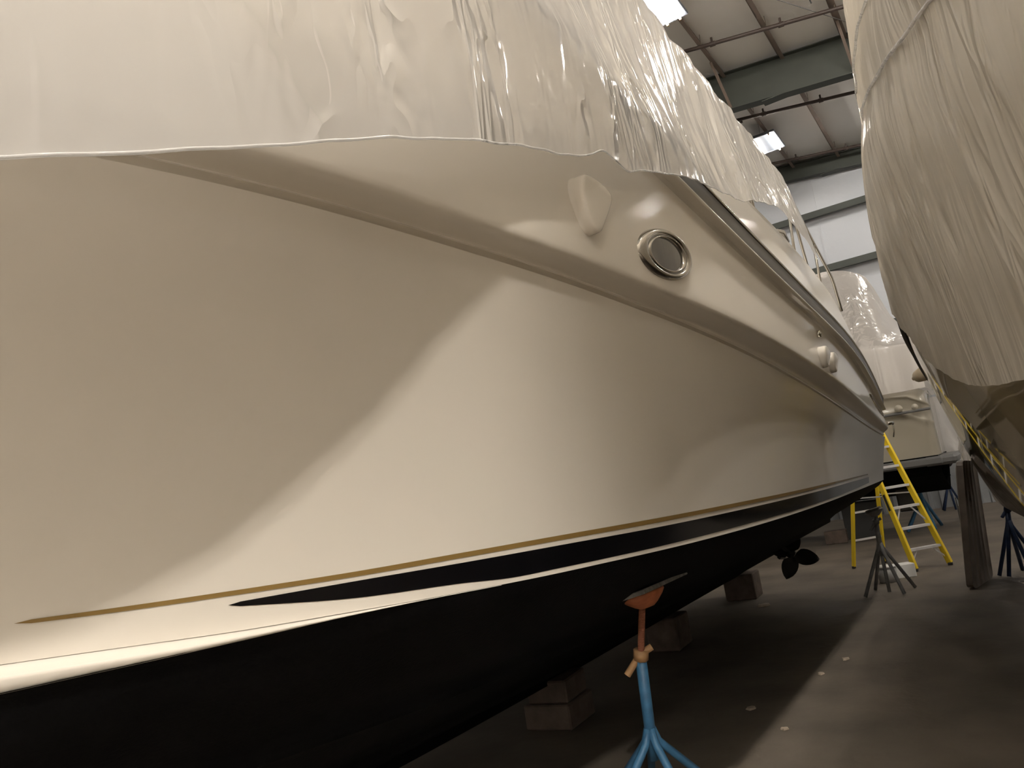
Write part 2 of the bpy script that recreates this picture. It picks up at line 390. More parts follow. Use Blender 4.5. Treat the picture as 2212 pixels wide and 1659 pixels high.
YB, YE = -3.3, 10.3
def cols():
    ys = []
    y = YB
    while y < YE: ys.append(y); y += .08 if y < 5 else .12
    ys.append(YE); return ys
BY = cols()
def topside(y):
    """section below the knuckle, from chine crease up to the lower crease"""
    a, b = ZC(y), ZK1(y); xa, xb = XC(y), XK1(y); P = []
    for k in range(25):
        s = k/24; P.append((xa+(xb-xa)*s**1.2, y, a+(b-a)*s))
    return P
def hull_x(y, z):
    a, b = ZC(y), ZK1(y); s = min(max((z-a)/(b-a), 0), 1); return XC(y)+(XK1(y)-XC(y))*s**1.2
def band(y):
    """groove at the lower crease, then the cove out to the upper crease and the panel above it up to the rail"""
    x1, z1, x2, z2, xr, zr = XK1(y), ZK1(y), XK2(y), ZK2(y), XR(y), ZR(y)
    P = [(x1-.004, y, z1+.001), (x1-.026, y, z1+.005), (x1-.032, y, z1+.012), (x1-.026, y, z1+.018), (x1+.000, y, z1+.022)]
    h = z2-(z1+.022)
    for k in range(1, 14):
        s = k/14; o = max(0, (s-.35)/.65)
        P.append((x1+.002-.006*math.sin(min(1, s/.6)*math.pi)+(x2+.017-x1)*o**1.7, y, z1+.022+h*s))
    P += [(x2+.020, y, z2+.004), (x2+.0265, y, z2+.012), (x2+.030, y, z2+.024)]
    xa, za = x2+.030, z2+.024; xb, zb = xr-.055, zr-.02
    for k in range(1, 15):
        s = k/14; P.append((xa+(xb-xa)*(.55*s+.45*s**3), y, za+(zb-za)*s))
    P += [(xr-.035, y, zr-.006), (xr-.012, y, zr-.002)]
    return P
def with_stern(rows, d=.95):
    """carry the last section round the stern corner and across the transom to the centreline"""
    last = rows[-1]; out = list(rows)
    for k in range(1, 9):
        t = k/8*math.pi/2; r = .22
        out.append([(q[0]-r*(1-math.cos(t)), q[1]+r*math.sin(t), q[2]) for q in last])
    for k in range(1, 13):
        s = k/12; b = .75*math.sin(s*math.pi/2)
        out.append([((q[0]-.22)+(KX-(q[0]-.22))*s, q[1]+.22+b, q[2]+.02*s) for q in last])
    return out
def mirror(rows): return [[(2*KX-q[0], q[1], q[2]) for q in r][::-1] for r in rows]
boat = thing('motor_yacht', 'large white motor yacht under plastic, raised on stands, filling the left of the photo', 'boat', (KX, 4, 0.34))
hb = MB(); 
side = with_stern([topside(y) for y in BY]); upper = with_stern([band(y) for y in BY])
full = [a+b for a, b in zip(side, upper)]
hb.grid(full); hb.grid(mirror(full))
hull = put(hb.build('hull', M['gelcoat'], smooth=True), boat)
hull.data.set_sharp_from_angle(angle=math.radians(40)) if hasattr(hull.data, 'set_sharp_from_angle') else None
# chine ledge (spray rail) fading out at y = 2, and the white strip beneath it
def ledge(y):
    f = 1-smoothstep(1.0, 2.1, y)
    return f
zled = spl([(-3.4,2.17),(-1,1.68),(0,1.61),(.832,1.559),(.992,1.548),(1.176,1.534),(1.454,1.522),(1.656,1.512),(2.2,1.498),(10.3,1.37)])
zpt = spl([(-3.4,2.14),(-1,1.62),(0,1.55),(.838,1.528),(1.0,1.527),(1.187,1.522),(1.467,1.513),(1.672,1.508),(2.2,1.494),(10.3,1.367)])
rows = []
for y in BY:
    if y > 2.3: break
    f = ledge(y); x, z = XC(y), ZC(y); zl = z-.002-.002*f-(z-zled(y))*f; zp = zl-.003*f-max(0, (zled(y)-zpt(y)))*f
    rows.append([(x-.07, y, zp-.004), (x+.026*f-.002, y, zp), (x+.034*f+.001, y, zl-.006*f), (x+.036*f+.001, y, zl), (x+.033*f+.001, y, zl+.004*f), (x+.004*f-.004, y, z-.006*f), (x-.01, y, z+.012*f+.001)])
put(MB().grid(rows).build('spray_rail', M['gelcoat'], smooth=True), boat)
# black bottom: boot-level strip, chine turn, deadrise with two strakes, keel
def bottom(y):
    f = ledge(y); x, z = XC(y), ZC(y)
    zt = min(z, z-.004*f-(z-zpt(y))*f)
    xt = x+.030*f-.001
    kz = ZKEEL(y); P = [(xt, y, zt)]
    w = (x-KX); hc = min(.06, .3*(z-kz))
    P += [(x-.01*w, y, zt-.4*hc), (x-.03*w, y, zt-hc)]
    x0, z0 = x-.03*w, zt-hc
    for k in range(1, 19):
        s = k/18; xx = x0+(KX+.06-x0)*s; zz = z0+(kz+.06-z0)*(s**.92)
        if k in (6, 12): P.append((xx+.04, y, zz-.0)); zz += .0; P.append((xx+.035, y, zz-.035)); continue
        P.append((xx, y, zz))
    P += [(KX+.06, y, kz), (KX, y, kz)]
    return P
br = [bottom(y) for y in BY]
last = br[-1]; n = len(last)
br2 = list(br)
for k in range(1, 9):
    t = k/8*math.pi/2; r = .22; br2.append([(q[0]-r*(1-math.cos(t)) if q[0] > KX+.5 else q[0], q[1]+r*math.sin(t), q[2]) for q in last])
for k in range(1, 13):
    s = k/12; b = .75*math.sin(s*math.pi/2)
    br2.append([((q[0]-.22 if q[0] > KX+.5 else q[0])+(KX-(q[0]-.22 if q[0] > KX+.5 else q[0]))*s, q[1]+.22+b, q[2]+(last[0][2]-q[2])*0) for q in last])
bm = MB(); bm.grid(br2); bm.grid(mirror(br2))
put(bm.build('hull_bottom', M['antifoul'], smooth=True), boat)
# white line where boot stripe meets the bottom is hull colour; stripes are vinyl on the surface
def stripe(name, up, lo, m):
    U, Lw = spl(up), spl(lo); y0 = up[0][0]; y1 = min(up[-1][0], lo[-1][0]); rows = []
    y = y0; yy = []
    while y < y1: yy.append(y); y += .03
    yy.append(y1)
    for i, y in enumerate(yy):
        u, l = U(y), Lw(y)
        q = min(1.0, math.sqrt(max(0, 1-(1-min(i, 1))**2))) if i == 0 else 1
        mid = (u+l)/2; u = mid+(u-mid)*q; l = mid+(l-mid)*q
        rows.append([(hull_x(y, z)+.0022, y, z) for z in [l+(u-l)*k/6 for k in range(7)]])
    return put(MB().grid(rows).build(name, m, smooth=True), boat)
GU = [(0.865,1.6665),(1.05,1.6565),(1.3,1.6455),(1.614,1.634),(2.037,1.6255),(2.509,1.615),(3.213,1.597),(3.73,1.5855),(4.424,1.572),(5.44,1.5525),(6.641,1.535),(8.187,1.5155),(9.0,1.505)]
GL = [(0.866,1.6585),(1.052,1.646),(1.302,1.6335),(1.616,1.620),(2.039,1.6095),(2.51,1.5975),(3.213,1.5775),(3.728,1.5655),(4.42,1.5515),(5.431,1.5325),(6.631,1.517),(8.183,1.502),(9.0,1.493)]
NU = [(1.299,1.6149),(1.618,1.607),(2.041,1.5935),(2.511,1.5795),(3.212,1.5575),(3.725,1.544),(4.414,1.5295),(5.424,1.5105),(6.618,1.493),(8.17,1.4785),(9.05,1.468)]
NL = [(1.3,1.6067),(1.623,1.562),(2.046,1.5285),(2.257,1.508),(2.513,1.4975),(3.204,1.473),(3.711,1.4585),(4.39,1.443),(5.386,1.424),(6.564,1.408),(8.12,1.404),(9.05,1.410)]
tag(stripe('pinstripe', GU, GL, M['gold']), 'thin gold stripe')
tag(stripe('boot_stripe', NU, NL, M['navy']), 'black stripe tapering to a point')
# rub rail, its white moulding below and steel strip on top
def rail_rows(f): return [f(XR(y), ZR(y), y) for y in BY]
def carry(rows):
    last = rows[-1]; out = list(rows)
    for k in range(1, 9):
        t = k/8*math.pi/2; r = .22; out.append([(q[0]-r*(1-math.cos(t)), q[1]+r*math.sin(t), q[2]) for q in last])
    for k in range(1, 13):
        s = k/12; b = .75*math.sin(s*math.pi/2); out.append([((q[0]-.22)+(KX-(q[0]-.22))*s, q[1]+.22+b, q[2]) for q in last])
    return out
R1 = carry(rail_rows(lambda x, z, y: [(x-.04, y, z-.008), (x, y, z-.006), (x+.008, y, z), (x+.008, y, z+.010), (x, y, z+.014), (x-.02, y, z+.014)]))
R2 = carry(rail_rows(lambda x, z, y: [(x-.03, y, z+.012), (x-.014, y, z+.016), (x-.006, y, z+.040), (x+.000, y, z+.085), (x+.004, y, z+.120), (x-.03, y, z+.125)]))
R3 = carry(rail_rows(lambda x, z, y: [(x-.02, y, z+.120), (x+.008, y, z+.122), (x+.014, y, z+.130), (x+.014, y, z+.138), (x+.006, y, z+.146), (x-.03, y, z+.148)]))
for nm, R, m in (('rail_moulding', R1, M['gelcoat']), ('rub_rail', R2, M['rubrail']), ('rail_strip', R3, M['steel'])):
    put(MB().grid(R).grid(mirror(R)).build(nm, m, smooth=True), boat)
# bulwark and deck above the rail
ZT = spl([(-3.4,3.7),(0,3.62),(3,3.6),(5,3.58),(6.7,3.53),(7.8,3.45),(9.1,3.25),(9.6,3.05),(10.0,2.75),(10.2,2.48),(10.3,2.34)])
def bul(y):
    x, z = XR(y), ZR(y)+.144; zt = max(ZT(y), z+.02); P = []
    for k in range(9):
        s = k/8; P.append((x-.02-.08*s-.02*s*s, y, z+(zt-z)*s))
    xe = P[-1][0]; P += [(xe-.03, y, zt+.012), (xe-.08, y, zt+.01)]
    for k in range(1, 7): P.append((xe-.08+(KX-xe+.08)*k/6, y, zt+.01+.06*math.sin(k/6*math.pi/2)))
    return P
BR = [bul(y) for y in BY]
BR.append([(q[0], q[1]+.15, min(q[2], 2.30)) for q in BR[-1]])
bd = MB().grid(BR); bd.grid(mirror(BR))
put(bd.build('deck', M['deck_gelcoat'], smooth=True), boat)

# surface of the panel between the upper crease and the rail
def panel_x(y, z):
    xa, za = XK2(y)+.030, ZK2(y)+.024; xb, zb = XR(y)-.055, ZR(y)-.02
    s = min(max((z-za)/(zb-za), 0), 1); return xa+(xb-xa)*(.55*s+.45*s**3)
# clam-shell vents
def vent(pts, bulge, name='vent_cowl'):
    """outline in (y,z) counter-clockwise; rings shrink while they rise off the hull"""
    n = 40; cy = sum(p[0] for p in pts)/len(pts); cz = sum(p[1] for p in pts)/len(pts)
    # closed Catmull-Rom outline
    out = []; m = len(pts)
    n = 60
    for i in range(n):
        t = i/n*m; k = int(t); f = t-k
        p0, p1, p2, p3 = [pts[(k+j-1) % m] for j in range(4)]
        q = [0.5*((2*p1[a])+(-p0[a]+p2[a])*f+(2*p0[a]-5*p1[a]+4*p2[a]-p3[a])*f*f+(-p0[a]+3*p1[a]-3*p2[a]+p3[a])*f**3) for a in (0, 1)]
        out.append(q)
    R = []; z0 = min(q[1] for q in out); z1 = max(q[1] for q in out)
    for s, h in ((1.06, -.06), (1.0, .0), (.995, .35), (.985, .7), (.96, .88), (.91, .97), (.82, 1.0), (.6, 1.01), (.3, 1.015), (.01, 1.015)):
        row = []
        for q in out:
            y = cy+(q[0]-cy)*s; z = cz+(q[1]-cz)*s
            row.append((panel_x(y, z)+h*bulge*(.72+.28*smoothstep(z0-.02, z1, z)), y, z))
        R.append(row)
    return put(MB().grid(R, closed=True).build(name, M['gelcoat'], smooth=True), boat)
VO = [(2.435,2.650),(2.395,2.672),(2.352,2.735),(2.337,2.79),(2.352,2.835),(2.395,2.852),(2.47,2.850),(2.545,2.838),(2.58,2.812),(2.555,2.76),(2.51,2.70),(2.475,2.66)]
vent(VO, .062)
for yy, zz in ((6.45, 2.535), (6.80, 2.515)): vent([(yy+(a-2.335), zz+(b-2.75)*.85) for a, b in VO], .062)
# oval porthole: steel ring, black recess, glass
PC = (3.205, 2.728); PA, PB = .315, .118
def ring(s, h, n=48, exc=0.0):
    row = []
    for i in range(n):
        t = 2*math.pi*i/n
        y = PC[0]+PA*s*math.cos(t)*(1 if abs(math.cos(t)) < 2 else 1)+.02*math.sin(t); z = PC[1]+PB*s*math.sin(t)+.03*s*math.cos(t)
        row.append((panel_x(y, z)+h, y, z))
    return row
pt = put(MB().grid([ring(1.02, -.005), ring(1.0, .006), ring(.98, .013), ring(.94, .020), ring(.89, .024), ring(.84, .024), ring(.79, .018), ring(.75, .006)], closed=True).build('porthole', M['steel'], smooth=True), boat)
for nm, R, mm in (('porthole_frame', [ring(.80, .008), ring(.78, .014), ring(.74, .014), ring(.70, .008)], M['dark_glass']),
                  ('porthole_trim', [ring(.73, .008), ring(.71, .020), ring(.68, .020), ring(.65, .010), ring(.64, .004)], M['steel']),
                  ('porthole_glass', [ring(.66, .007), ring(.5, .007), ring(.25, .007), ring(.01, .007)], M['dark_glass'])):
    o = MB().grid(R, closed=True).build(nm, mm, smooth=True); o.parent = pt
# long oval window aft, and a small steel fitting
n = 40; R = []
for s, h in ((1.0, .0), (.97, .014), (.85, .014), (.8, -.004)):
    R.append([(panel_x(9.75+.52*s*math.cos(2*math.pi*i/n), 2.24-.11*s*math.cos(2*math.pi*i/n)+.045*s*math.sin(2*math.pi*i/n))+h, 9.75+.52*s*math.cos(2*math.pi*i/n), 2.24-.11*s*math.cos(2*math.pi*i/n)+.045*s*math.sin(2*math.pi*i/n)) for i in range(n)])
aw = put(MB().grid(R, closed=True).build('side_window', M['steel'], smooth=True), boat)
R = [[(q[0]*1, q[1], q[2]) for q in R[-1]], [(panel_x(9.75, 2.24)+.002, 9.75, 2.24)]*n]
o = MB().grid(R, closed=True).build('window_pane', M['dark_glass']); o.parent = aw
fx = MB().tube([(panel_x(6.56, 2.73)-.005, 6.56, 2.73), (panel_x(6.56, 2.73)+.03, 6.56, 2.73)], .028, 14).tube([(panel_x(6.56, 2.73)+.03, 6.56, 2.73), (panel_x(6.56, 2.73)+.035, 6.56, 2.73)], .016, 12)
put(fx.build('hull_fitting', M['steel'], smooth=True), boat)
MBc = MB().tube([(-1.07, 10.32, 2.03), (-1.02, 10.4, 2.03)], .02, 8).tube([(-1.02, 10.4, 2.03), (-1.03, 10.42, 1.93), (-1.05, 10.42, 1.86)], .008, 6)
put(MBc.build('stern_eye', M['steel'], smooth=True), boat)
# stainless railing
rr = MB().tube([(-1.17, 2.5, 4.25), (-1.13, 5.5, 4.235), (-1.12, 7.0, 4.19), (-1.12, 7.98, 3.86), (-1.12, 8.55, 3.68), (-1.12, 8.72, 3.62), (-1.12, 8.80, 3.55), (-1.12, 8.93, 3.27)], .016, 10)
put(rr.build('railing', M['steel'], smooth=True), boat)
for (a, b) in (((-1.12, 7.04, 4.17), (-1.14, 6.95, 3.49)), ((-1.12, 7.10, 4.15), (-1.14, 7.5, 3.44)), ((-1.12, 8.0, 3.85), (-1.14, 8.02, 3.40)), ((-1.13, 5.6, 4.23), (-1.14, 5.55, 3.55)), ((-1.13, 5.66, 4.23), (-1.14, 5.65, 3.55)), ((-1.15, 3.9, 4.24), (-1.17, 3.9, 3.6))):
    put(MB().tube([a, b], .013, 8).build('stanchion', M['steel'], smooth=True), boat)
# cockpit cleat seen on the deck edge
put(MB().tube([(-1.14, 6.35, 3.60), (-1.12, 6.5, 3.62), (-1.12, 6.62, 3.56)], .018, 8).build('cleat', M['steel'], smooth=True), boat)
# propellers, shafts and rudders
def propeller(x, y, z, rot):
    p = MB().tube([(x, y-.9, z+.30), (x, y-.05, z+.02)], .022, 10).tube([(x, y-.08, z+.02), (x, y+.10, z)], [.055, .03], 14).bar((x, y-.15, z+.03), (x, y-.2, z+.42), .03, .12)
    sh = put(p.build('propeller_shaft', M['bronze'], smooth=True), boat)
    for k in range(4):
        a = rot+k*math.pi/2; R = []
        for i in range(9):
            t = i/8; r = .04+.26*t; w = .012+.15*math.sin(math.pi*min(1, t*.92+.08))**.8
            row = []
            for sgn in (-1, -.5, 0, .5, 1):
                th = a+sgn*w/max(r, .09)*.55; row.append((x+r*math.cos(th), y+.05*sgn+.01, z+r*math.sin(th)))
            R.append(row)
        b1 = MB().grid(R); b1.grid([[(q[0], q[1]+.012, q[2]) for q in r][::-1] for r in R])
        o = b1.build('propeller_blade', M['bronze'], smooth=True); o.parent = sh
propeller(-2.29, 9.45, .70, math.radians(250)); propeller(-4.5, 9.45, .70, math.radians(250))
for x in (-2.6, -4.2):
    put(MB().bar((x, 10.35, .95), (x-.03, 10.3, .55), .05, .3, up=(0, 1, 0), bev=.02).build('rudder', M['bronze']), boat)

# ---- shrink film over the left boat
ZB = spl([(-3.4,2.5),(-1,2.30),(0,2.29),(.524,2.356),(.644,2.388),(.79,2.432),(.971,2.488),(1.182,2.565),(1.282,2.597),(1.468,2.653),(1.722,2.722),(1.985,2.785),(2.07,2.80),(2.236,2.844),(2.46,2.915),(2.49,2.91),(2.54,2.900),(2.831,2.97),(3.465,3.115),(3.928,3.19),(4.84,3.374),(5.2,3.46),(5.7,3.56),(6.0,3.54),(6.4,3.50),(6.85,3.50),(6.95,3.7)])
film_rows = []
ys = []; y = -3.2
while y < 7.0: ys.append(y); y += .025
for y in ys:
    xr = XR(y) if y < 4 else -.97; xo = xr+.035
    zr = ZR(y)+.11; zb = ZB(y) + .007*noise.noise(Vector((y*9, 0, 0))) + .004*noise.noise(Vector((y*40, 3, 0)))
    ztop = 4.28-.012*(y-4)-.07*smoothstep(6.5, 7.0, y)
    xt = -1.13+ (0 if y > 0 else (XR(y)+1.3))
    row = []
    for k in range(66):
        s = k/65
        if s < .42:                     # skirt and side up to the bow rail
            u = s/.42; z = zb+(ztop-zb)*u
            if z < zr:
                q = (zr-z); x = xo - .02*q*q
            else:
                q = min(1, (z-zr)/(ztop-zr+1e-6)); x = xo+(xt+.03-xo)*q + .03*math.sin(q*math.pi)*-1
            if y > 4.6: x = xo+(xt+.03-xo)*min(1, max(0, (z-3.3)/(ztop-3.3)))
        else:                           # tent up to the ridge
            u = (s-.42)/.58; x = (xt+.03)+(KX-(xt+.03))*u; z = ztop+2.0*(u**.9)+.02*0-.25*math.sin(u*math.pi)*.5
        # folds hanging from the rail
        fold = noise.noise(Vector((y*3.2+z*.5, z*.55, 2.0)))*.028 + noise.noise(Vector((y*9-z*1.2, z*1.3, 7.0)))*.008 + noise.noise(Vector((y*22, z*4, 1.0)))*.002
        amp = .10+.90*smoothstep(1.0, 2.6, y)
        amp *= min(1.0, .35+(z-zb)*2.2)
        x += fold*amp + .012
        row.append((x, y+noise.noise(Vector((y*2, z*3, 5)))*.01, z+.0))
    film_rows.append(row)
cov = thing('boat_cover', 'translucent white shrink film cover draped over the large left yacht', 'boat cover', (KX, 4, 4.3))
put(MB().grid(film_rows).build('film', M['film'], smooth=True), cov)
mr = [[(2*KX-q[0], q[1], q[2]) for q in r[::1]] for r in film_rows]
put(MB().grid([r[::1] for r in mr]).build('film', M['film'], smooth=True), cov)
# rolled hem along the bottom edge of the film
hem = [(r[0][0]+.002, r[0][1], r[0][2]) for r in film_rows if r[0][1] < 5.6]
put(MB().tube(hem, .0035, 6).build('hem', M['film'], smooth=True), cov)

# ================================================================== RIGHT BOAT
KR = 1.75
YR = [-2.0,0,1,2,3,4,5,6,8,10,11.2]
RX = tabf(YR, [1.74,1.2,.85,.42,.08,-.13,-.29,-.385,-.455,-.49,-.49])
RZ = tabf(YR, [3.7,3.62,3.5,3.42,3.34,3.18,2.92,2.68,2.5,2.42,2.40])
# chine (lower turn of the side) of the right hull
RXC = tabf(YR, [1.75,1.74,1.6,1.35,1.02,.72,.45,.22,-.03,-.17,-.19])
RZC = tabf(YR, [3.0,2.3,1.75,1.45,1.28,1.18,1.12,1.08,1.05,1.02,1.0])
RKZ = tabf(YR, [2.9,1.9,1.1,.75,.6,.52,.5,.48,.46,.45,.45])
rb = thing('motor_boat', 'dark glossy motor boat hull under plastic along the right edge', 'boat', (KR, 6, .45))
def rsec(y):
    x0, z0, x1, z1 = RX(y), RZ(y), RXC(y), RZC(y); P = []
    for k in range(31):
        s = k/30; e = s**1.25 if y > 5 else s**1.1
        P.append((x0+(x1-x0)*e, y, z0+(z1-z0)*s))
    return P
def rbot(y):
    x1, z1 = RXC(y), RZC(y); kz = RKZ(y); P = [(x1, y, z1)]
    w = KR-x1
    for k in range(1, 13):
        s = k/12; P.append((x1+w*s, y, z1-.06*min(1, w)*math.sin(min(1, s*5)*math.pi/2)+(kz-z1+.06*min(1, w))*s))
    return P
RY = []; y = -1.98
while y < 11.1: RY.append(y); y += .12
RY.append(11.1)
def mir2(rows): return [[(2*KR-q[0], q[1], q[2]) for q in r][::-1] for r in rows]
def rstern(rows):
    last = rows[-1]; out = list(rows)
    for k in range(1, 7):
        t = k/6*math.pi/2; out.append([(q[0]+.12*(1-math.cos(t)) if q[0] < KR-.3 else q[0], q[1]+.12*math.sin(t), q[2]) for q in last])
    for k in range(1, 7): out.append([((q[0]+.12 if q[0] < KR-.3 else q[0])*(1-k/6)+KR*k/6, q[1]+.12, q[2]) for q in last])
    return out
S1 = rstern([rsec(y) for y in RY]); B1 = rstern([rbot(y) for y in RY])
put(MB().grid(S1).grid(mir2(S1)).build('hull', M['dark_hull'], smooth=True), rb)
put(MB().grid(B1).grid(mir2(B1)).build('hull_bottom', M['antifoul'], smooth=True), rb)
rl = rstern([[(RX(y)-.0, y, RZ(y)-.03), (RX(y)-.025, y, RZ(y)-.02), (RX(y)-.032, y, RZ(y)+.005), (RX(y)-.025, y, RZ(y)+.03), (RX(y)+.01, y, RZ(y)+.04)] for y in RY])
put(MB().grid(rl).grid(mir2(rl)).build('rub_rail', M['rubber'], smooth=True), rb)
def gun(y):
    x, z = RX(y), RZ(y)+.035; P = [(x, y, z), (x+.04, y, z+.25), (x+.1, y, z+.42)]
    for k in range(1, 6): P.append((x+.1+(KR-x-.1)*k/5, y, z+.42+.05*math.sin(k/5*math.pi/2)))
    return P
gr = [gun(y) for y in RY]
gr.append([(q[0], q[1]+.1, gr[-1][0][2]) for q in gr[-1]])
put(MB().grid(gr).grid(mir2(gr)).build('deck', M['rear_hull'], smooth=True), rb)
put(MB().tube([(RX(9.7)-.02, 9.7, 2.50), (-.60, 9.9, 2.49)], [.09, .07], 14).tube([(-.60, 9.9, 2.49), (-.66, 10.0, 2.48)], [.035, .025], 10).build('cleat_fairlead', M['tan_plastic'], smooth=True), rb)
put(MB().tube([(.05, 10.6, .95), (.05, 10.6, .80), (.10, 10.62, .78), (.16, 10.63, .80)], .012, 8).tube([(.16, 10.62, .80), (.20, 10.6, .83)], [.03, .02], 10).build('drain_fitting', M['steel'], smooth=True), rb)

rc = thing('boat_cover', 'translucent white shrink film cover with hanging folds on the right boat', 'boat cover', (KR, 5, 4.5))
RB = spl([(-2.1,2.6),(1,2.1),(2,1.98),(3,1.90),(3.9,1.99),(4.5,2.17),(5,2.33),(5.5,2.48),(6,2.66),(6.6,2.74),(8,2.8),(9.4,2.85)])
rows = []; y = -2.1; ys = []
while y < 9.4: ys.append(y); y += .035
for y in ys:
    x0 = RX(max(y, -2.0)) - .05 - .055*(1-smoothstep(4.2, 5.3, y)); zb = RB(y)+.006*noise.noise(Vector((y*12, 0, 4))); row = []
    ysq = smoothstep(6.1, 9.2, y)
    for k in range(70):
        s = k/69
        if s < .62:
            u = s/.62; z = zb+(6.4-zb)*u
            x = x0 + .13*smoothstep(2.9, 4.4, z) + .27*max(0, z-4.35)
            x += .02*math.exp(-((z-(3.95-.27*max(0, 6-y)))/.12)**2)       # strap pulls the film in
            if z < RZ(max(y, -2.0)): x += (RZ(max(y, -2.0))-z)*.10
            x += ysq*.25*smoothstep(2.9, 4, z)
        else:
            u = (s-.62)/.38; xk = x0+.13+.27*2.05+ysq*.25; x = xk+(KR-xk)*u; z = 6.4+.7*u**.85
        z2 = z if z < 4 else 4+(z-4)*(1-.15*ysq)
        amp = min(1, .3+(z-zb)*2)
        x += (noise.noise(Vector((y*3.6+z*.25, z*.35, 12)))*.040 + noise.noise(Vector((y*10, z*.9, 3)))*.014 + noise.noise(Vector((y*26, z*2.5, 6)))*.004)*amp
        row.append((x, y, z2))
    rows.append(row)
put(MB().grid(rows).build('film', M['film_right'], smooth=True), rc)
put(MB().grid([[(2*KR-q[0], q[1], q[2]) for q in r] for r in rows]).build('film', M['film_right'], smooth=True), rc)
def on_film(y, z):
    best = None
    i = min(range(len(ys)), key=lambda i: abs(ys[i]-y)); r = min(rows[i], key=lambda q: abs(q[2]-z)); return Vector((r[0]-.012, y, z))
for nm, (z0, z1) in (('strap', (3.95, 3.05)), ('strap', (4.05, 3.45))):
    P = [on_film(6.4-.15*k, z0-(z0-z1)*(k/26)) for k in range(27)]
    P = [P[0]]+[(P[i-1]+P[i]*2+P[i+1])/4 for i in range(1, len(P)-1)]+[P[-1]]
    put(MB().tube(P, .007, 6).build(nm, M['film'], smooth=True), rc)

# ================================================================== FAR BOAT, lying across the hall
fb = thing('cabin_cruiser', 'cream cabin cruiser lying crosswise behind the yellow ladder', 'boat', (-5, 17.6, .5))
FX = [-9.5 + .25*k for k in range(34)]          # -9.5 .. -1.25
FX = [x for x in FX if x < -1.2]+[-1.1, -.98]
def fsec(x):
    e = smoothstep(-1.9, -.95, x); b = smoothstep(-9.5, -6, x)
    zt = 2.68+.02*(-1-x)-.20*smoothstep(-1.35, -.9, x); yf = 16.0 + (1-b)*1.6 + .10*e
    zc_ = 2.36+.01*(-1-x)-.27*smoothstep(-1.6, -.9, x)
    P = [(x, 17.6, zt+.25), (x, yf+.25, zt+.2), (x, yf+.03, zt+.02), (x, yf, zt-.01), (x, yf-.02, zt-.04), (x, yf+.02, zt-.06), (x, yf+.05, zt-.10), (x, yf+.07, zc_+.05), (x, yf+.05, zc_+.02), (x, yf+.09, zc_-.03)]
    for k in range(1, 7): P.append((x, yf+.09+.10*k/6, zc_-.03+(1.47-zc_+.03)*k/6))
    return P
rowsF = [fsec(x) for x in FX]
rowsF.append([(-.97, 17.6, q[2]) for q in rowsF[-1]])
mf = MB().grid(rowsF); mf.grid([[(q[0], 35.2-q[1], q[2]) for q in r][::-1] for r in rowsF])
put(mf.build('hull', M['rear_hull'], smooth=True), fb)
rowsB = []
for x in FX+[-.97]:
    b = smoothstep(-9.5, -6, x); yf = 16.19+(1-b)*1.4
    rowsB.append([(x, yf-.0, 1.475), (x, yf+.05, 1.20), (x, yf+.2, 1.12), (x, 17.6, .75), (x, 35.2-yf-.2, 1.12), (x, 35.2-yf-.05, 1.2), (x, 35.2-yf, 1.475)])
put(MB().grid(rowsB).build('hull_bottom', M['antifoul'], smooth=False), fb)
sp = MB().box((-.95, 17.5, 1.37), (.55, 2.9, .17), bev=.05).box((-2.2, 16.1, 1.375), (2.6, .16, .15), bev=.03)
put(sp.build('swim_platform', M['rubrail']), fb)
put(MB().box((-2.0, 16.0, 2.33), (2.2, .06, .05), bev=.015).build('rub_rail', M['rubrail']), fb)
put(MB().tube([(-1.42, 16.02, 2.42), (-1.42, 15.96, 2.42)], .07, 14).tube([(-1.15, 16.04, 2.40), (-1.15, 15.98, 2.40)], .06, 14).build('vent_cowl', M['rear_hull'], smooth=True), fb)
put(MB().bar((-1.75, 17.2, .95), (-1.75, 17.2, .45), .10, .35, bev=.03).build('outdrive', M['bronze']), fb)
# its cover
fc = thing('boat_cover', 'peaked translucent plastic cover over the cream cruiser in the distance', 'boat cover', (-4, 17.5, 4))
prof = spl([(-9.5,5.0),(-6,5.6),(-3.4,5.72),(-2.61,5.65),(-1.83,5.49),(-1.6,5.30),(-1.27,4.30),(-1.0,3.70),(-.92,2.9)])
rows = []; xsF = [-9.4+.1*k for k in range(86)]
for x in xsF:
    zr_ = prof(min(x, -.92)); row = []
    zb = 3.60 if x < -1.0 else 2.9
    if x > -1.9: zlow = 2.72+.0*x
    elif x > -2.6: zlow = 2.2+ (x+1.9)*-.35
    else: zlow = 2.45
    for k in range(37):
        s = k/36
        if s < .35: u = s/.35; z = zlow+(3.60-zlow)*u; yv = 15.93+.05*u
        else: u = (s-.35)/.65; z = 3.60+(max(zr_, 3.62)-3.60)*u; yv = 15.98+1.52*u**1.1
        if x > -1.3: yv += .0
        f = (noise.noise(Vector((x*3.5, z*.4, 2)))*.09+noise.noise(Vector((x*9, z, 5)))*.03)
        row.append((x+.05*f, yv+f, z+.25*f*(s > .3)))
    rows.append(row)
put(MB().grid(rows).build('film', M['film_rear'], smooth=True), fc)
put(MB().grid([[(q[0], 35.0-q[1], q[2]) for q in r] for r in rows]).build('film', M['film_rear'], smooth=True), fc)
e_ = rows[-1]; put(MB().grid([e_, [(q[0]+.02, 17.5, q[2]) for q in e_], [(q[0], 35.0-q[1], q[2]) for q in e_]]).build('film', M['film_rear'], smooth=True), fc)

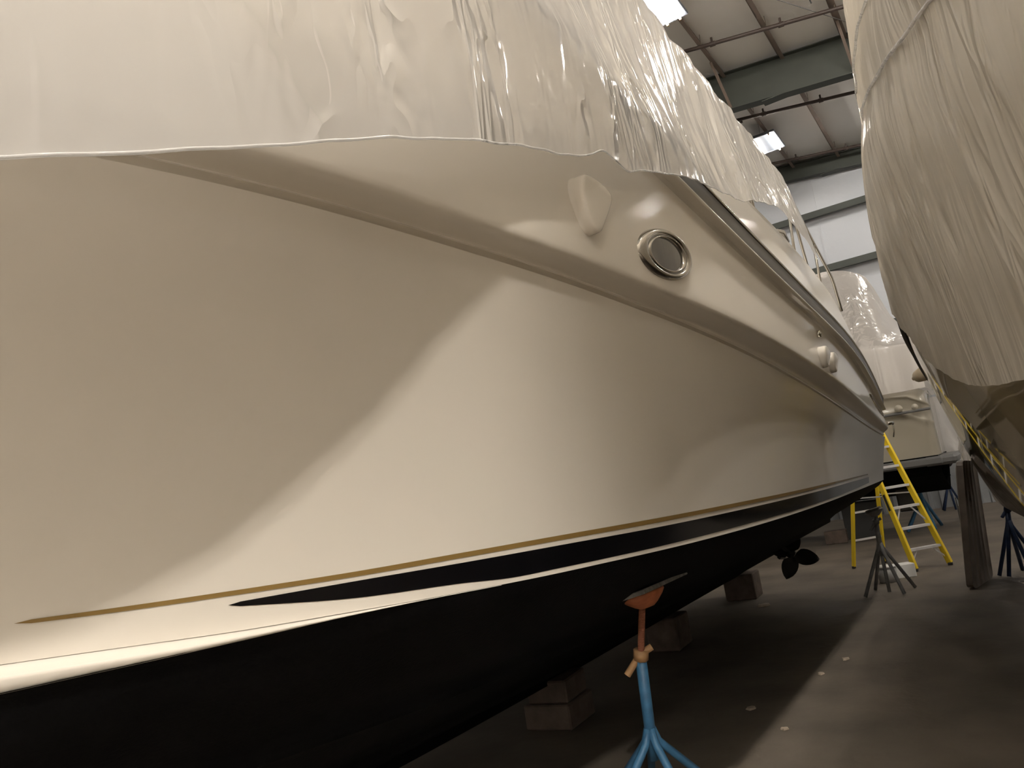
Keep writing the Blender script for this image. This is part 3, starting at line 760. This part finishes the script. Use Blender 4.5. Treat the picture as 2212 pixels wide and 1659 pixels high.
# hanging scraps of film
def sheet(name, pts, label, seed):
    rows = []
    for i in range(15):
        u = i/14; row = []
        for k in range(15):
            v = k/14; a = Vector(pts[0]).lerp(Vector(pts[1]), u); b = Vector(pts[3]).lerp(Vector(pts[2]), u); p = a.lerp(b, v)
            p.y += noise.noise(Vector((u*4, v*2.5, seed)))*.12; p.x += noise.noise(Vector((u*3, v*5, seed+4)))*.04; row.append(tuple(p))
        rows.append(row)
    return tag(MB().grid(rows).build(name, M['film_rear'], smooth=True), label, 'plastic sheet')
sheet('plastic_sheet', [(-1.15, 19.1, 2.7), (-.45, 19.15, 2.6), (-.40, 19.15, 1.05), (-1.0, 19.1, 1.4)], 'pale loose plastic sheet hanging at the stern of the far cruiser', 1)
sheet('plastic_sheet', [(-.42, 11.25, 1.74), (-.30, 11.22, 1.76), (-.33, 11.3, 1.22), (-.45, 11.35, 1.25)], 'small bright plastic scrap hanging beside the ribbed panel', 9)

# ================================================================== STANDS, BLOCKS, LADDER
def jack(name, label, base, apex, nut, pad, legs, m_pole, m_leg, m_screw, m_nut, m_pad, board=None, rp=.03):
    base = Vector(base); root = thing(name, label, 'boat stand', base)
    A, Nn, Pd = Vector(apex), Vector(nut), Vector(pad)
    ax = (Nn-A).normalized()
    put(MB().tube([A-ax*.12, Nn], rp, 14).build('pole', m_pole, smooth=True), root)
    for (lx, ly) in legs:
        d = Vector((lx-A.x, ly-A.y, 0)); kx = A + d*.10 + Vector((0, 0, -.03))
        put(MB().tube([A+ax*.05+d*.03, kx, Vector((lx, ly, .0))+Vector((0, 0, .012))], rp*.72, 10).build('leg', m_leg, smooth=True), root)
    # foot ring of light rods
    # threaded screw
    sc = MB(); Ls = (Pd-Nn).length; dv = (Pd-Nn).normalized(); nth = int(Ls/.0075); pts = []; rs = []
    for i in range(nth*2): pts.append(Nn+dv*(Ls*i/(nth*2-1))); rs.append(rp*.62 if i % 2 else rp*.50)
    sc.tube(pts, rs, 12); put(sc.build('screw', m_screw), root)
    nt = MB().tube([Nn-dv*.005, Nn+dv*.045], rp*1.35, 8)
    nt.tube([Nn+Vector((.06, .03, .05)), Nn+Vector((.0, .0, .02)), Nn+Vector((-.075, -.04, -.075))], rp*.62, 10, cap=False)
    put(nt.build('nut_handle', m_nut, smooth=True), root)
    hd = MB(); up = Vector((.30, 0, -.0)); 
    slope = Vector((1, 0, -.0)); 
    # dished head plate tilted to the hull bottom
    ex = Vector((1, 0, .22)).normalized(); ey = Vector((0, 1, 0)); nz = ex.cross(ey).normalized()
    if nz.z < 0: nz = -nz
    rings = []
    for r, h in ((.035, -.075), (.06, -.06), (.095, -.03), (.11, -.012), (.11, -.002), (.0, -.002)):
        rings.append([Pd+ex*r*math.cos(2*math.pi*i/20)+ey*r*1.25*math.sin(2*math.pi*i/20)+nz*h for i in range(20)])
    hd.grid(rings, closed=True); put(hd.build('head', m_pad, smooth=True), root)
    if board:
        bd = MB(); R = Matrix((ex, ey, nz)).transposed().to_4x4()
        bd.box(Pd+nz*.012+ey*board[2], (board[0], board[1], .022), R, .003)
        put(bd.build('plywood_pad', M['plywood']), root)
    return root
jack('boat_stand', 'nearest blue pole boat stand with an orange head under the left yacht', (-1.87, 3.93, 0), (-1.862, 3.93, .44), (-1.80, 3.84, .865), (-1.70, 3.78, 1.205),
     [(-2.28, 4.05), (-2.12, 4.38), (-1.62, 4.30), (-1.55, 3.72), (-2.05, 3.50)], M['blue_steel'], M['blue_steel'], M['rust'], M['tan_nut'], M['orange'], (.22, .62, .10))
jack('boat_stand', 'dull grey five legged boat stand under the yacht stern, beside the ladder', (-1.50, 10.55, 0), (-1.48, 10.50, .58), (-1.46, 10.45, .86), (-1.45, 10.40, 1.02),
     [(-1.74, 10.31), (-1.69, 10.83), (-1.50, 10.59), (-1.31, 10.36), (-1.23, 10.81)], M['grey_steel'], M['grey_steel'], M['grey_steel'], M['grey_steel'], M['grey_steel'], (.16, .2, 0), rp=.03)
jack('boat_stand', 'dark blue boat stand under the right boat, at the right edge', (-.10, 11.2, 0), (-.10, 11.2, .62), (-.08, 11.2, .78), (-.05, 11.1, .93),
     [(-.33, 11.23), (-.23, 11.10), (.02, 11.0), (.16, 11.35), (-.08, 11.55)], M['dark_blue'], M['dark_blue'], M['grey_steel'], M['dark_blue'], M['dark_blue'], None, rp=.032)
jack('boat_stand', 'blue boat stand behind the ladder, holding up the far cruiser', (-1.55, 18.1, 0), (-1.55, 17.9, .62), (-1.56, 17.7, .85), (-1.57, 17.5, .98),
     [(-1.33, 18.3), (-1.95, 18.2), (-1.4, 17.6), (-1.9, 17.6), (-1.55, 18.6)], M['blue_steel'], M['blue_steel'], M['grey_steel'], M['blue_steel'], M['blue_steel'], None, rp=.045)
jack('boat_stand', 'unused dark boat stand standing free against the corrugated wall', (-1.32, 22.0, 0), (-1.25, 22.0, .62), (-1.22, 22.0, .80), (-1.15, 22.0, 1.12),
     [(-1.50, 22.1), (-1.2, 21.8), (-1.05, 22.2), (-1.45, 21.8)], M['dark_blue'], M['dark_blue'], M['rubber'], M['rubber'], M['rubber'], None, rp=.035)

def block(name, label, c, d, rz=0, group='timber keel blocks'):
    o = MB().box((0, 0, 0), d, Matrix.Rotation(rz, 4, 'Z'), .012).build(name, M['wood']); o.location = c
    return tag(o, label, 'wood block', group)
block('keel_block', 'upper timber block of the stack under the yacht keel, left of the near stand', (-3.38, 5.56, .275), (.34, .42, .17), .1)
block('keel_block', 'lower reddish timber block of the stack under the yacht keel, left of the near stand', (-3.38, 5.55, .095), (.40, .46, .19), .05)
block('keel_block', 'timber block under the keel, right of the near stand pole', (-3.38, 8.02, .175), (.34, .45, .33), .05)
block('keel_block', 'tall dark timber block under the yacht keel, nearest the propellers', (-3.40, 10.95, .17), (.42, .42, .34), .05)
block('keel_block', 'timber block under the yacht keel at the bottom edge of the photo', (-3.38, 3.0, .18), (.40, .5, .36), .05)
block('keel_block', 'small pale block on the floor behind the propellers', (-3.15, 16.9, .13), (.42, .3, .26), .1, None)
block('keel_block', 'block coloured black as deep shade under the far cruiser, behind the ladder back legs', (-2.7, 17.6, .36), (.7, .6, .72), .1, None).data.materials[0] = M['rubber']  # shade put into the colour: timber block turned black for the dark void

# yellow step ladder
ld = thing('step_ladder', 'yellow fibreglass step ladder with metal treads behind the yacht stern', 'ladder', (-1.6, 12.7, 0))
FL, FR = Vector((-1.33, 12.17, 0)), Vector((-.92, 12.55, 0))
BLg, BRg = Vector((-2.26, 12.98, 0)), Vector((-1.86, 13.32, 0))
ax = (FR-FL).normalized()
HT = 2.35
top_mid = (FL+FR)/2*.42+(BLg+BRg)/2*.58+Vector((0, 0, HT))
TL, TR = top_mid-ax*.16, top_mid+ax*.16
for a, b in ((FL, TL), (FR, TR)):
    nrm = ax
    r = put(MB().bar(a+Vector((0, 0, .03)), b, .038, .095, up=ax.cross(b-a), bev=.004).build('front_rail', M['yellow']), ld)
    o = MB().box(a+Vector((0, 0, .018)), (.06, .09, .036), bev=.006).build('foot', M['rubber']); o.parent = r
for a, b in ((BLg, TL), (BRg, TR)):
    b = b-(b-a)*.04
    r = put(MB().bar(a+Vector((0, 0, .03)), b, .034, .065, up=ax.cross(b-a), bev=.004).build('rear_rail', M['yellow']), ld)
    o = MB().box(a+Vector((0, 0, .018)), (.05, .06, .036), bev=.006).build('foot', M['rubber']); o.parent = r
for k in range(1, 8):
    t = k*.295/HT; a = FL.lerp(TL, t); b = FR.lerp(TR, t); dd = (TL+TR)/2-(FL+FR)/2; dd.z = 0; dd.normalize()
    put(MB().bar(a, b, .085, .012).bar(a-dd*.04-Vector((0, 0, .012)), b-dd*.04-Vector((0, 0, .012)), .010, .03).bar(a+dd*.04-Vector((0, 0, .012)), b+dd*.04-Vector((0, 0, .012)), .010, .03).build('tread', M['alu']), ld)
for k in range(1, 6):
    t = k*.42/HT; a = BLg.lerp(TL, t); b = BRg.lerp(TR, t)
    put(MB().bar(a, b, .012, .030).build('rear_bar', M['alu']), ld)
for t0, t1 in ((.125, .05), (.375, .27)):
    for P, Q, s in ((FL, TL, 1), (FR, TR, -1)):
        a = P.lerp(Q, t0)+ax*.16*s; b = P.lerp(Q, t1)+Vector((0, 0, 0))
        put(MB().bar(a, b, .012, .02).build('brace', M['alu']), ld)
put(MB().box(top_mid+Vector((0, 0, .02)), (.36, .16, .05), Matrix.Rotation(math.atan2(ax.y, ax.x), 4, 'Z'), .015).build('top_cap', M['yellow']), ld)
for t in (.45,):
    a = FL.lerp(TL, t); b = BLg.lerp(TL, t); a2 = FR.lerp(TR, t); b2 = BRg.lerp(TR, t)
    put(MB().bar(a, b, .01, .02).build('spreader', M['alu']), ld); put(MB().bar(a2, b2, .01, .02).build('spreader', M['alu']), ld)

a = FL.lerp(TL, .36); b = FL.lerp(TL, .46)
put(MB().bar(a-Vector((.0, .0, 0))+ax.cross(Vector((0,0,1)))*.0, b, .0405, .05, up=ax.cross(b-a)).build('sticker', M['rubber']), ld)
# paint bucket and white box behind the grey stand
bk = thing('bucket', 'small grey bucket with a white rim behind the grey stand legs', 'bucket', (-1.60, 11.42, 0))
put(MB().tube([(-1.60, 11.42, .005), (-1.60, 11.42, .20)], [.11, .125], 24).build('bucket_body', M['bucket'], smooth=True), bk)
put(MB().tube([(-1.60, 11.42, .195), (-1.60, 11.42, .215)], .135, 24).build('rim', M['white_plastic'], smooth=True), bk)
tag(MB().box((-1.44, 11.75, .09), (.26, .20, .18), Matrix.Rotation(.5, 4, 'Z'), .008).build('box', M['white_plastic']), 'small white box on the floor beside the bucket', 'box')
# ribbed panel leaning on the right hull
pn = thing('ribbed_panel', 'tall grey-brown ribbed panel leaning upright by the right boat', 'panel', (-.5, 10.9, 0))
rows = []
b0, b1 = Vector((-.635, 10.42, .0)), Vector((-.44, 11.25, .0)); t0, t1 = Vector((-.455, 10.60, 1.47)), Vector((-.335, 11.28, 1.42))
nn = (b1-b0).cross(t0-b0).normalized(); nn = nn if nn.x < 0 else -nn
R1_ = []
for i in range(49):
    u = i/48; rib = .022*(abs(math.sin(u*math.pi*5))**.6); row = []
    dz = .06*(1-math.sqrt(max(0, 1-(abs(2*u-1))**6)))
    for k in range(21):
        v = k/20; p = b0.lerp(b1, u).lerp(t0.lerp(t1, u), v)
        ee = min(1, math.sin(min(1, v*12)*math.pi/2), math.sin(min(1, (1-v)*12)*math.pi/2))
        p = p+nn*(rib*ee+.02)+Vector((0, 0, dz*(1-2*v))); row.append(tuple(p))
    R1_.append(row)
pm = MB().grid(R1_); pm.grid([[tuple(Vector(q)-nn*.07) for q in r][::-1] for r in R1_])
pm.grid([R1_[0], [tuple(Vector(q)-nn*.07) for q in R1_[0]]]); pm.grid([R1_[-1], [tuple(Vector(q)-nn*.07) for q in R1_[-1]]])
pm.grid([[r[0] for r in R1_], [tuple(Vector(r[0])-nn*.07) for r in R1_]]); pm.grid([[r[-1] for r in R1_], [tuple(Vector(r[-1])-nn*.07) for r in R1_]])
put(pm.build('panel_body', M['panel'], smooth=True), pn)
hm = b0.lerp(b1, .25).lerp(t0.lerp(t1, .25), .40)+nn*.05; hm2 = b0.lerp(b1, .95).lerp(t0.lerp(t1, .95), .52)+nn*.06
put(MB().tube([hm+Vector((0, 0, .45)), hm, hm.lerp(hm2, .3)+Vector((0, 0, -.02)), hm2], .009, 8).build('wire_handle', M['grey_steel'], smooth=True), pn)
put(MB().tube([hm2-Vector((.0, .03, 0)), hm2+Vector((.02, .10, .02))], [.03, .022], 12).build('knob', M['white_plastic'], smooth=True), pn)

# scraps on the floor
random.seed(9)
for i, (x, y, s, lab) in enumerate([(-2.95, 10.2, .075, 'brown crumpled scrap on the dark floor under the yacht stern'), (-1.60, 5.46, .022, 'small pale chip on the lit strip of floor nearest the camera'),
        (-1.62, 6.85, .022, 'tiny pale chip at the edge of the lit floor strip, second nearest'), (-1.50, 7.32, .028, 'pale wood chip in the middle of the lit floor strip'), (-1.95, 5.9, .03, 'pale scrap just inside the shadow of the yacht')]):
    n = 9; ring_ = [(x+s*(1+.4*random.random())*math.cos(2*math.pi*k/n), y+s*1.6*(.7+.6*random.random())*math.sin(2*math.pi*k/n), .004) for k in range(n)]
    top = [(a+random.uniform(-.2, .2)*s, b, .012+s*.22*random.random()) for a, b, c in ring_]
    top = [((a-x)*.8+x, (b-y)*.8+y, c) for a, b, c in top]
    m = MB().grid([ring_, top], closed=True); m.add(top, [tuple(range(n))])
    tag(m.build('floor_scrap', M['paper']), lab, 'scrap')
